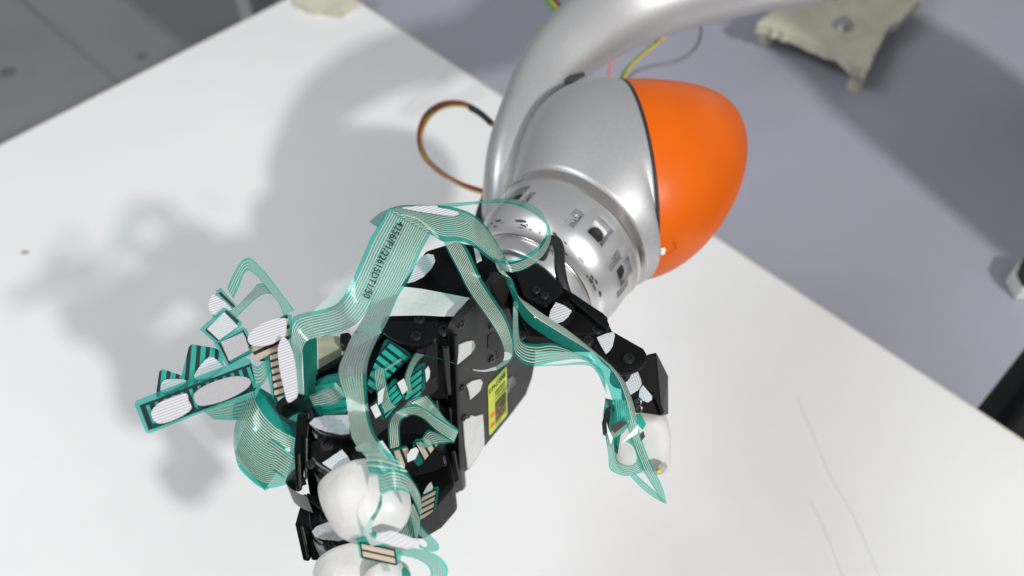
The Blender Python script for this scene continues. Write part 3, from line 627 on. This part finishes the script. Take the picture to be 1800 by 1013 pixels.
# ribbons to the thumb
thumbf = thing('thumb_sensor_film', 'teal printed film draped along the thumb and its white tip', 'sensor film', Q(1000, 600, -10))
ribbon('thumb_ribbon', [(882, 462, 33), (887, 474, 31), (904, 513, 18), (947, 546, 4), (1006, 586, -4), (1064, 634, -8), (1096, 668, -8), (1112, 706, -10), (1119, 740, -14)], [(872, 462, 31), (890, 494, 26), (904, 530, 14), (925, 566, 2), (970, 598, -4), (1030, 630, -6), (1062, 668, -4), (1076, 705, -4), (1086, 742, -8)], thumbf, 5, margin=(.4, 5.2), dense=False, nv=70, nu=10, duty=.5, bow=.003)
ribbon('lower_ribbon', [(911, 530, 10), (913, 586, -2), (922, 602, -8), (944, 605, -10), (975, 604, -10), (1013, 620, -10), (1045, 634, -10)], [(902, 530, 10), (901, 609, -2), (913, 633, -8), (935, 643, -10), (975, 636, -10), (1020, 632, -10), (1048, 646, -10)], thumbf, 6, nv=50, nu=8)
ribbon('edge_strip', [(938, 643, -12), (985, 640, -14), (1030, 636, -14), (1058, 650, -12), (1068, 690, -10)], [(938, 646, -20), (985, 644, -22), (1030, 642, -22), (1050, 656, -20), (1066, 694, -18)], thumbf, 0, nv=24, nu=3)
D_ = lambda pts, d: [P(x, y, d+(y-740)*.00006) for x, y in pts]
def rib3(name, L, R, n, d, d2=None, **k): return grid3(name, D_(L, d), D_(R, d2 or d), film(n), thumbf, n, **k)
rib3('tip_strip', [(1119, 736), (1124, 760), (1137, 797), (1152, 830), (1165, 858), (1172, 885)], [(1098, 736), (1106, 762), (1118, 797), (1132, 830), (1148, 856), (1166, 884)], 4, .505, nv=30)
rib3('tip_swirl', [(1112, 706), (1109, 740), (1095, 762), (1070, 778)], [(1077, 700), (1082, 738), (1077, 752), (1064, 762)], 7, .512, nv=30)
rib3('tip_arc', [(1064, 765), (1069, 800), (1073, 826), (1100, 837), (1128, 830), (1138, 815), (1128, 785), (1108, 765)], [(1080, 768), (1082, 796), (1088, 812), (1104, 818), (1116, 814), (1119, 802), (1112, 785), (1098, 775)], 5, .508, nv=50)
rib3('tip_loop', [(1108, 838), (1130, 860), (1150, 875), (1170, 886)], [(1116, 832), (1138, 852), (1154, 866), (1168, 880)], 2, .507, nv=16)
grid3('tip_bridge', D_([(1064, 700), (1060, 735), (1066, 780)], .530), D_([(1085, 705), (1092, 745), (1085, 800)], .522), film(0, dense=True), thumbf, 0)
for pts, d in (([(1058, 745), (1064, 720), (1074, 712), (1072, 738), (1068, 768), (1060, 765)], .524), ([(1072, 752), (1098, 732), (1102, 745), (1080, 762)], .5)):
    prism('pad_frame', [P(x, y, d) for x, y in pts], BX*-.0004, M_GASKET, thumbf, 0)
for pts in ([(1092, 780), (1108, 762), (1122, 746), (1121, 762), (1108, 770)], [(1066, 742), (1070, 756), (1077, 770), (1074, 782), (1068, 762)]):
    prism('clear_tape', [P(x, y, .498) for x, y in pts], BX*-.0003, M_CLEAR, thumbf, 0)
prism('pad_frame', [P(x, y, .517) for x, y in ((1124, 764), (1131, 758), (1134, 768), (1127, 776))], BX*-.0004, M_GASKET, thumbf, 0)
prism('clear_tab', [P(x, y, .516) for x, y in ((1116, 730), (1126, 727), (1136, 746), (1130, 756), (1120, 746))], BX*-.0004, film(0), thumbf, 0)
# ---- fan of pads on the left
fan = thing('pad_fan_film', 'teal film with square pads and a long strip reaching out over the table', 'sensor film', Q(470, 600, 0))
ribbon('frame_leg', [(399, 507), (410, 481), (425, 458), (438, 452)], [(410, 526), (420, 505), (429, 481), (438, 475)], fan, 3, h=10, nv=24, nu=5)
ribbon('frame_leg', [(438, 452), (451, 462), (474, 488), (496, 518), (518, 546)], [(438, 475), (452, 486), (464, 503), (480, 522), (492, 537), (498, 556)], fan, 6, h=10, nv=30, nu=6, margin=(1.2, .8))
ribbon('frame_bar', [(466, 499), (453, 499), (442, 512), (418, 537), (402, 550)], [(480, 519), (464, 518), (448, 528), (434, 541), (414, 561)], fan, 4, h=9.5, nv=24, nu=6)
sheet('small_pad', [(381, 510), (388, 506), (416, 537), (402, 549), (376, 560), (368, 546)], 7, film(0), fan)
prism('pad_frame', Qs([(384, 516), (388, 513), (413, 538), (410, 541)], 7.4), (0, 0, -.0003), M_GASKET, fan, 0)
patch('hook_patch', smooth_poly([(372, 519), (384, 522), (407, 543), (394, 552), (372, 552), (366, 536)], 2), 9, M_HOOK, fan)
sheet('square_pad', [(351, 580), (355, 575), (393, 541), (399, 542), (426, 567), (424, 573), (384, 605), (378, 603)], 11, pad(1, False, .12, .07), fan, ((360, 581), (394, 549), (383, 601), 1))
patch('hook_patch', [(364, 578), (394, 548), (418, 573), (384, 597)], 13, M_MESH, fan)
sheet('square_pad', [(376, 604), (380, 599), (426, 575), (434, 578), (438, 590), (443, 620), (440, 625), (402, 643), (396, 640)], 12, pad(4, False, .14, .08), fan, ((383, 604), (402, 640), (428, 580), 4))
patch('hook_patch', [(388, 601), (427, 584.5), (431, 592), (437.7, 614.5), (402, 634)], 14, M_HOOKG, fan)
sheet('bent_pad', [(274, 694), (280, 653), (286, 649), (319, 660), (332, 610), (337, 605), (378, 612), (388, 618), (394, 642), (345, 692), (276, 699)], 3, pad(6, False, .45, .02), fan, ((281, 606), (396, 596), (272, 706), 7))
patch('hook_patch', smooth_poly([(285, 671), (303, 666), (328, 669), (310, 682), (284, 690)], 3), 5, M_HOOK, fan)
patch('hook_patch', smooth_poly([(341, 665), (350, 645), (369, 627), (386, 637), (390, 648), (366, 664)], 3), 5, M_HOOK, fan)
sheet('long_strip', [(236, 710), (240, 704), (432, 629), (440, 632), (451, 682), (446, 689), (264, 762), (256, 760)], 14, pad(13, False, .62, .1), fan, ((245, 713), (437, 641), (261, 757), 13))
for k in range(11):                                     # dark notches along the strip's edge
    t0, t1 = .04+k*.088, .04+k*.088+.074
    f = lambda t, o: (261+(447-261)*t + o*-3, 757+(686-757)*t + o*-8)
    prism('edge_cell', Qs([f(t0, 0), f(t1, 0), f(t1, 1), f(t0, 1)], 14.4), (0, 0, -.0002), mat('deep_green_print', (.004, .055, .05), .3), fan, 0)
patch('hook_petal', smooth_poly([(265, 727), (276, 711), (292, 702), (326, 691), (331, 703), (336, 718), (310, 735), (277, 744)], 3), 16.5, M_HOOK, fan)
patch('hook_petal', smooth_poly([(341, 692), (368, 674), (407, 662), (432, 663), (441, 671), (430, 685), (397, 702), (366, 711), (346, 711)], 3), 16.5, M_HOOKG, fan)
ribbon('under_ribbon', [(356, 722), (400, 706), (448, 688)], [(376, 738), (430, 740), (452, 742)], fan, 5, h=-6, nv=20, nu=6)
ribbon('strip_tail', [(437, 634, 14), (452, 644, 12), (466, 634, 10), (480, 628, 10)], [(450, 684, 14), (462, 676, 12), (472, 660, 10), (482, 652, 10)], fan, 5, nv=16, nu=6)
sheet('bar_pad', [(434, 610), (437, 600), (500, 552), (513, 553), (514, 604), (512, 628), (458, 636)], 11, pad(5, True, .36, .0), fan, ((505, 553), (524, 640), (425, 590), 5))
sheet('bar_pad', [(464, 628), (508, 606), (514, 690), (505, 698), (478, 700)], 12, pad(6, True, .36, .04), fan, ((472, 622), (481, 696), (512, 610), 6))
patch('hook_petal', smooth_poly([(435, 595), (441, 583), (455, 572), (476, 562.6), (496, 559), (503, 562), (502, 586), (494, 595), (476, 604.5), (455, 608), (440, 605)], 3), 15, M_HOOK, fan)
patch('hook_petal', smooth_poly([(498, 592), (490.6, 603), (488, 618), (491.5, 651), (499, 684), (505, 706), (516, 702), (523, 694), (522.5, 667.5), (517.5, 630.5), (509, 603.7)], 3), 19, M_HOOK, fan)
sheet('deep_film', [(531, 604), (542, 597), (557, 594), (558, 650), (552, 690), (536, 705)], 6, film(0, dense=True), fan)
sheet('deep_film', [(486, 708), (515, 690), (552, 700), (552, 748), (520, 752), (494, 742)], -16, film(0, dense=True), fan)
sheet('deep_film', [(531, 603), (557, 594), (559, 655), (535, 706)], 3, film(0, dense=True), fan)
# ---- large folded film hanging behind the fingers
fold = thing('folded_sheet_film', 'large teal printed sheet folded down beside the black finger brackets', 'sensor film', Q(460, 780, -40))
ribbon('hanging_sheet', [(456, 676, 6), (470, 706, 6), (492, 735, 2), (530, 765, -6)], [(413, 796, -16), (422, 822, -18), (462, 858, -22), (528, 846, -26)], fold, 26, margin=(4, 3), dense=False, nv=40, nu=26, bow=.006, duty=.32)
ribbon('back_fold', [(458, 682, 2), (446, 710, -2), (427, 757, -10), (413, 796, -15)], [(488, 700, -12), (500, 745, -18), (510, 790, -24), (465, 862, -24)], fold, 0, dense=True, nv=20, nu=6)
ribbon('fold_lip', [(413, 796, -15), (420, 823, -17), (440, 843, -19), (466, 863, -22)], [(416, 790, -17), (436, 812, -17), (456, 838, -19), (474, 858, -22)], fold, 0, nv=14, nu=3)
ribbon('cross_tracks', [(478, 770, 1), (520, 800, -4)], [(450, 808, -9), (500, 842, -14)], fold, 9, nv=10, nu=6)
# ---- films on the fingers
ff = thing('finger_sensor_film', 'small teal pads and looped printed tails lying on the black fingers', 'sensor film', Q(680, 680, 0))
sheet('back_pad', [(644, 684), (650, 660), (676, 598), (682, 596), (720, 620), (723, 628), (652, 692)], 0, pad(6, False, .4, .1), ff, ((686, 597), (628, 662), (724, 626), 6))
ribbon('spine_tracks', [(704, 630), (680, 645), (655, 662)], [(708, 634), (684, 649), (658, 667)], ff, 3, h=2, nv=10, nu=4)
ribbon('tail', [(656, 652, 5), (659, 680, 6), (666, 704, 6), (674, 728, 5)], [(676, 646, 5), (681, 676, 6), (689, 706, 6), (698, 714, 5)], ff, 6, nv=16, nu=6)
sheet('back_pad', [(657, 708), (690, 668), (695, 665), (711, 697), (678, 736), (672, 738), (667, 732)], 4, pad(4, False, .3, .06), ff, ((697, 672), (713, 706), (661, 706), 4))
sheet('back_pad', [(706, 696), (711, 668), (738, 640), (747, 638), (747, 684), (735, 697), (712, 703)], 5, pad(4, False, .34, .06), ff, ((744, 643), (742, 694), (712, 668), 4))
for pts in ([(698, 673), (710, 665), (717, 684), (707, 693)], [(651, 716), (662, 709), (670, 728), (660, 735)], [(747, 650), (753, 643), (756, 652), (755, 663), (749, 672)], [(664, 690), (676, 680), (672, 705), (664, 712)]):
    patch('white_tab', pts, 8, M_PAPER, ff, .8)
ribbon('tail', [(748, 626, 6), (737, 634, 8), (728, 650, 8), (722, 668, 7), (726, 690, 7)], [(730, 621, 6), (722, 634, 8), (715, 650, 8), (711, 666, 7), (714, 694, 7)], ff, 5, nv=18, nu=6)
ribbon('left_tail', [(600, 640, 44), (598, 655, 34), (586, 676, 22), (562, 688, 14), (542, 696, 10)], [(622, 650, 44), (616, 675, 34), (604, 698, 22), (582, 712, 14), (552, 716, 10)], ff, 5, nv=26, nu=6)
sheet('back_pad', [(537, 690), (540, 677), (574, 660), (612, 652), (640, 676), (622, 704), (606, 727), (569, 742), (560, 732)], 4, pad(4, False, .3, .06), ff, ((546, 676), (566, 738), (636, 660), 4))
sheet('clear_cover', [(540, 694), (574, 662), (626, 660), (640, 690), (612, 722), (570, 741)], 6, film(0), ff)
ribbon('arch_tail', [(684, 790, -14), (682, 752, -6), (690, 729, 0), (710, 716, 2), (736, 713, 2), (765, 730, 0), (806, 757, -6)], [(704, 784, -14), (703, 748, -6), (710, 736, 0), (727, 730, 2), (746, 738, 1), (768, 759, -2), (797, 780, -8)], ff, 5, nv=50, nu=8)
ribbon('arch_tail', [(752, 694, -4), (766, 712, -6), (782, 735, -8), (807, 756, -8)], [(722, 708, -4), (745, 722, -8), (766, 746, -10), (796, 778, -10)], ff, 6, nv=24, nu=8)
ribbon('curl_tail', [(700, 722, -6), (724, 700, -5), (745, 696, -5), (764, 714, -6)], [(706, 735, -10), (728, 724, -8), (742, 718, -8), (750, 730, -9)], ff, 6, nv=24, nu=8)
ribbon('low_tail', [(770, 762, -14), (752, 756, -16), (742, 770, -18), (732, 782, -18)], [(800, 778, -12), (770, 782, -16), (758, 784, -18), (746, 790, -18)], ff, 6, nv=20, nu=6)
sheet('bar_pad', [(686, 796), (690, 790), (714, 783), (718, 790), (709, 832), (698, 830)], -16, pad(2, True, .34, .0), ff, ((687, 795), (717, 787), (704, 840), 2))
sheet('bar_pad', [(726, 778), (732, 772), (761, 770), (770, 781), (740, 817), (735, 820), (727, 810)], -18, pad(3, True, .33, .04), ff, ((726, 779), (766, 766), (745, 815), 3))
patch('white_tab', [(715, 800), (722, 790), (732, 786), (736, 792), (730, 806), (716, 812)], -13, M_PAPER, ff)
sheet('bar_pad', [(738, 876), (745, 868), (768, 855), (772, 857), (769, 880), (766, 895), (740, 915), (735, 912)], -70, pad(4, True, .34, .06), ff, ((741, 872), (735, 916), (768, 858), 4))
patch('hook_petal', [(664, 776), (672, 774), (690, 800), (700, 822), (690, 824), (672, 812)], 10, M_HOOK, ff)
patch('loop_patch', [(624, 786), (640, 778), (652, 780), (650, 790), (634, 794), (626, 792)], 2, M_FUZZ, ff)
# ---- film wrapped round the fingertips
tf = thing('fingertip_film', 'teal film strips wrapped around the two white fingertips', 'sensor film', P(690, 930, .44))
g = lambda pts, d: [P(p[0], p[1], p[2] if len(p) > 2 else d) for p in pts]
def tip(name, L, R, n, d, d2=None, dense=False, **k): return grid3(name, g(L, d), g(R, d2 or d), film(n, dense=dense), tf, n, **k)
tip('tip_band', [(660, 806, .425), (668, 828, .418), (690, 824, .414), (716, 834, .414), (738, 868, .414), (742, 902, .416)], [(664, 838, .42), (668, 868, .416), (690, 862, .411), (716, 866, .411), (730, 888, .413), (738, 906, .416)], 5, .41, nv=30)
tip('clear_wrap', [(640, 790, .428), (665, 786, .425), (700, 806, .42)], [(648, 830, .424), (672, 835, .418), (722, 838, .416)], 3, .42, nv=14)
tip('tip_strap', [(668, 868, .418), (662, 892, .412), (648, 914, .412), (640, 934, .42), (652, 960, .424)], [(672, 872, .416), (668, 894, .409), (655, 918, .409), (654, 936, .415), (676, 956, .42)], 0, .41, nv=24, nu=4)
tip('clear_wrap', [(622, 936, .43), (650, 930, .428), (680, 950, .425)], [(630, 960, .43), (656, 962, .428), (690, 965, .425)], 2, .43, nv=14)
tip('fan_tracks', [(716, 892), (722, 915), (730, 946)], [(728, 885), (740, 915), (734, 948)], 5, .445, nv=14)
tip('fan_sheet', [(712, 890, .452), (704, 918, .452), (688, 934, .452)], [(732, 890, .45), (730, 920, .45), (728, 952, .45)], 8, .45, dense=True, nv=14)
tip('corner_loop', [(733, 915), (752, 936), (770, 956), (770, 968), (752, 970), (736, 962)], [(728, 934), (742, 946), (750, 955), (750, 960), (744, 962), (736, 956)], 5, .447, nv=30, margin=(1.6, .5))
tip('lower_loop', [(694, 962), (730, 964), (768, 976), (786, 995), (786, 1012), (776, 1040)], [(700, 976), (728, 982), (748, 992), (756, 1004), (756, 1016), (750, 1040)], 5, .43, nv=36, margin=(1.4, .8))
def tsheet(name, pts, d, m, frame=None):
    vs = g(pts, d); uvs = [(.5, .5)]*len(pts)
    if frame:
        o, ux, vx, n = frame; a, b = (ux[0]-o[0], ux[1]-o[1]), (vx[0]-o[0], vx[1]-o[1]); det = a[0]*b[1]-a[1]*b[0]
        uvs = [(n*((x-o[0])*b[1]-(y-o[1])*b[0])/det, (a[0]*(y-o[1])-a[1]*(x-o[0]))/det) for x, y in pts]
    return mesh(name, vs, [list(range(len(vs)))], m, tf, uvs=uvs)
tsheet('bar_pad', [(627, 950), (632, 944), (700, 962), (706, 970), (704, 990), (696, 994), (640, 984), (632, 980)], .424, pad(2, True, .28, .05), ((631.5, 952), (635, 977.5), (695, 966), 2))
prism('hook_strip', [P(x, y, .418) for x, y in ((662, 938), (688, 933), (712, 941), (738, 952), (736, 960), (716, 966), (690, 960), (660, 950))], BX*-.0008, M_HOOK, tf, .0001)
prism('grey_bar', [P(x, y, .4215) for x, y in ((672, 952), (704, 961), (714, 966), (706, 968), (676, 959))], BX*-.0005, mat('grey_bars', (.25, .23, .2), .6), tf, 0)
tsheet('edge_pad', [(706, 1000), (712, 996), (722, 1008), (720, 1030), (706, 1030)], .43, film(0, dense=True))
tip('left_tail', [(560, 1008), (562, 1000), (570, 996)], [(556, 1040), (566, 1040), (580, 1040)], 4, .47, nv=10)
# ================================================================== CABLES
M_W = {k: mat(k+'_wire', c, .5) for k, c in dict(red=(.42, .05, .04), brown=(.16, .06, .03), yellow=(.60, .44, .08), green=(.10, .32, .08), black=(.012, .012, .012), orange=(.6, .2, .03), grey=(.20, .20, .24), pink=(.72, .25, .28)).items()}
cab = thing('wire_bundle', 'loop of thin coloured wires beside the silver forearm', 'cable', Hz(800, 260, .30))
loopp = [(905, 238), (868, 220), (842, 196), (812, 183), (778, 185), (750, 205), (738, 240), (746, 275), (775, 303), (812, 325), (850, 338), (885, 350)]
for i, k in enumerate(('brown', 'red', 'green', 'brown', 'black', 'yellow')):
    ox, oy = (i % 3-1)*3.8, (i//3-.5)*5.0
    tube('wire', [Hz(x+ox*.8+random.uniform(-.8, .8), y+oy+ox*.5, .29+.0015*(i % 2)) for x, y in loopp], .0010, M_W[k], cab, 60, 8)
tube('black_sleeve', [Hz(x, y, .2915) for x, y in ((864, 217), (845, 200), (826, 189))], .0030, M_W['black'], cab, 12)
tag(tube('black_cable', [Hz(x, y, z) for x, y, z in ((880, 318, .30), (862, 332, .31), (850, 358, .33), (842, 392, .34), (850, 430, .34))], .0036, M_W['black']), 'black cable hanging beside the fork, next to the coloured wires', 'cable')
tag(tube('hand_cable', [Q(x, y, h) for x, y, h in ((952, 452, -40), (962, 428, -26), (975, 423, -18), (983, 440, -16), (984, 470, -15), (990, 502, -18), (1000, 532, -26), (1004, 548, -34))], .0034, M_RUBBER), 'thick black cable bent from the flange into the hand', 'cable')
bw = thing('back_wires', 'coloured wires running from the wrist up behind the forearm', 'cable', Hz(1130, 90, .30))
for k, pts in (('pink', [(1072, 145), (1072, 118), (1085, 100), (1115, 84), (1150, 66), (1180, 40), (1200, 10)]), ('green', [(1088, 145), (1100, 122), (1125, 98), (1155, 72), (1178, 48), (1196, 12)]), ('yellow', [(1092, 150), (1108, 118), (1136, 92), (1166, 68), (1190, 45), (1204, 12)]), ('brown', [(1150, 80), (1166, 62), (1184, 45), (1200, 20)])):
    tube('wire', [Hz(x, y, .315) for x, y in pts], .0014, M_W[k], bw, 40, 8)
tag(tube('grey_wire', [Hz(x, y, .30) for x, y in ((1096, 146), (1115, 128), (1150, 116), (1190, 108), (1220, 88), (1232, 62), (1230, 35), (1222, 5))], .0019, M_W['grey']), 'single dark grey wire curving behind the orange cover', 'wire')
tw = thing('top_wires', 'short coloured wires at the outer edge of the forearm', 'cable', Hz(970, 5, .3))
for i, k in enumerate(('green', 'yellow', 'brown')):
    tube('wire', [Hz(x+i*6, y-i*3, .31) for x, y in ((950, -25), (960, 0), (975, 18), (1000, 28), (1030, 20))], .002, M_W[k], tw, 24, 8)
# ================================================================== FOAM PLATES AND CLAMP
M_FOAM = mat('beige_foam', (.62, .59, .47), .85, 0, .15, 30, .4, 120)
def foam(name, label, pts, z, t, bolt=None, group=None):
    cx = sum(p[0] for p in pts)/len(pts); cy = sum(p[1] for p in pts)/len(pts); o = thing(name, label, 'foam pad', Hz(cx, cy, z-t))
    dense = []
    for a_, b_ in zip(pts, pts[1:]+pts[:1]):
        for k in range(6): dense.append((a_[0]+(b_[0]-a_[0])*k/6+random.uniform(-3, 3), a_[1]+(b_[1]-a_[1])*k/6+random.uniform(-3, 3)))
    prism('slab', [Hz(x, y, z) for x, y in dense], (0, 0, -t), M_FOAM, o, .003)
    if bolt:
        p = Hz(*bolt, z); lathe('bolt', p, Z, [(-.002, .016), (.001, .016), (.001, .010), (.010, .010), (.0115, .007), (.0115, .0001)], M_STEELSCREW, o, 24)
    return o
fp = foam('foam_pad', 'ragged beige foam plate with a bolt on the lilac bench', [(1330, 40), (1372, 8), (1410, -60), (1640, -90), (1620, 0), (1560, 52), (1535, 100), (1528, 122), (1498, 118), (1484, 100), (1420, 70), (1362, 50)], BZ+.055, .016, (1482, 45))
for px, py in ((1516, 116), (1356, 36), (1600, -40)):
    q = Hz(px, py, BZ+.039); lathe('foot', V((q.x, q.y, BZ)), Z, [(0, .012), (.039, .009)], M_FOAM, fp, 10)
hull('dark_clamp', [Hz(x, y, BZ+.0552) + Z*k for x, y in ((1385, -6), (1425, 0), (1440, -30), (1400, -40)) for k in (0, .015)], M_DARK, fp, .002)
foam('foam_block', 'small beige foam piece at the far corner of the white table', [(515, 0), (548, 16), (596, 20), (622, 4), (628, -30), (520, -30)], .012, .012)
cl = thing('bench_clamp', 'black clamp with a white bracket at the edge of the lilac bench', 'clamp', Hz(1800, 490, BZ))
prism('body', [Hz(x, y, BZ+.03) for x, y in ((1790, 478), (1800, 452), (1850, 452), (1850, 500), (1802, 500))], (0, 0, -.03), M_DARK, cl, .002)
prism('bracket', [Hz(x, y, BZ+.024) for x, y in ((1779, 476), (1796, 455), (1830, 452), (1830, 506), (1798, 507))], (0, 0, -.023), mat('white_bracket', (.7, .72, .72), .4), cl, .002)
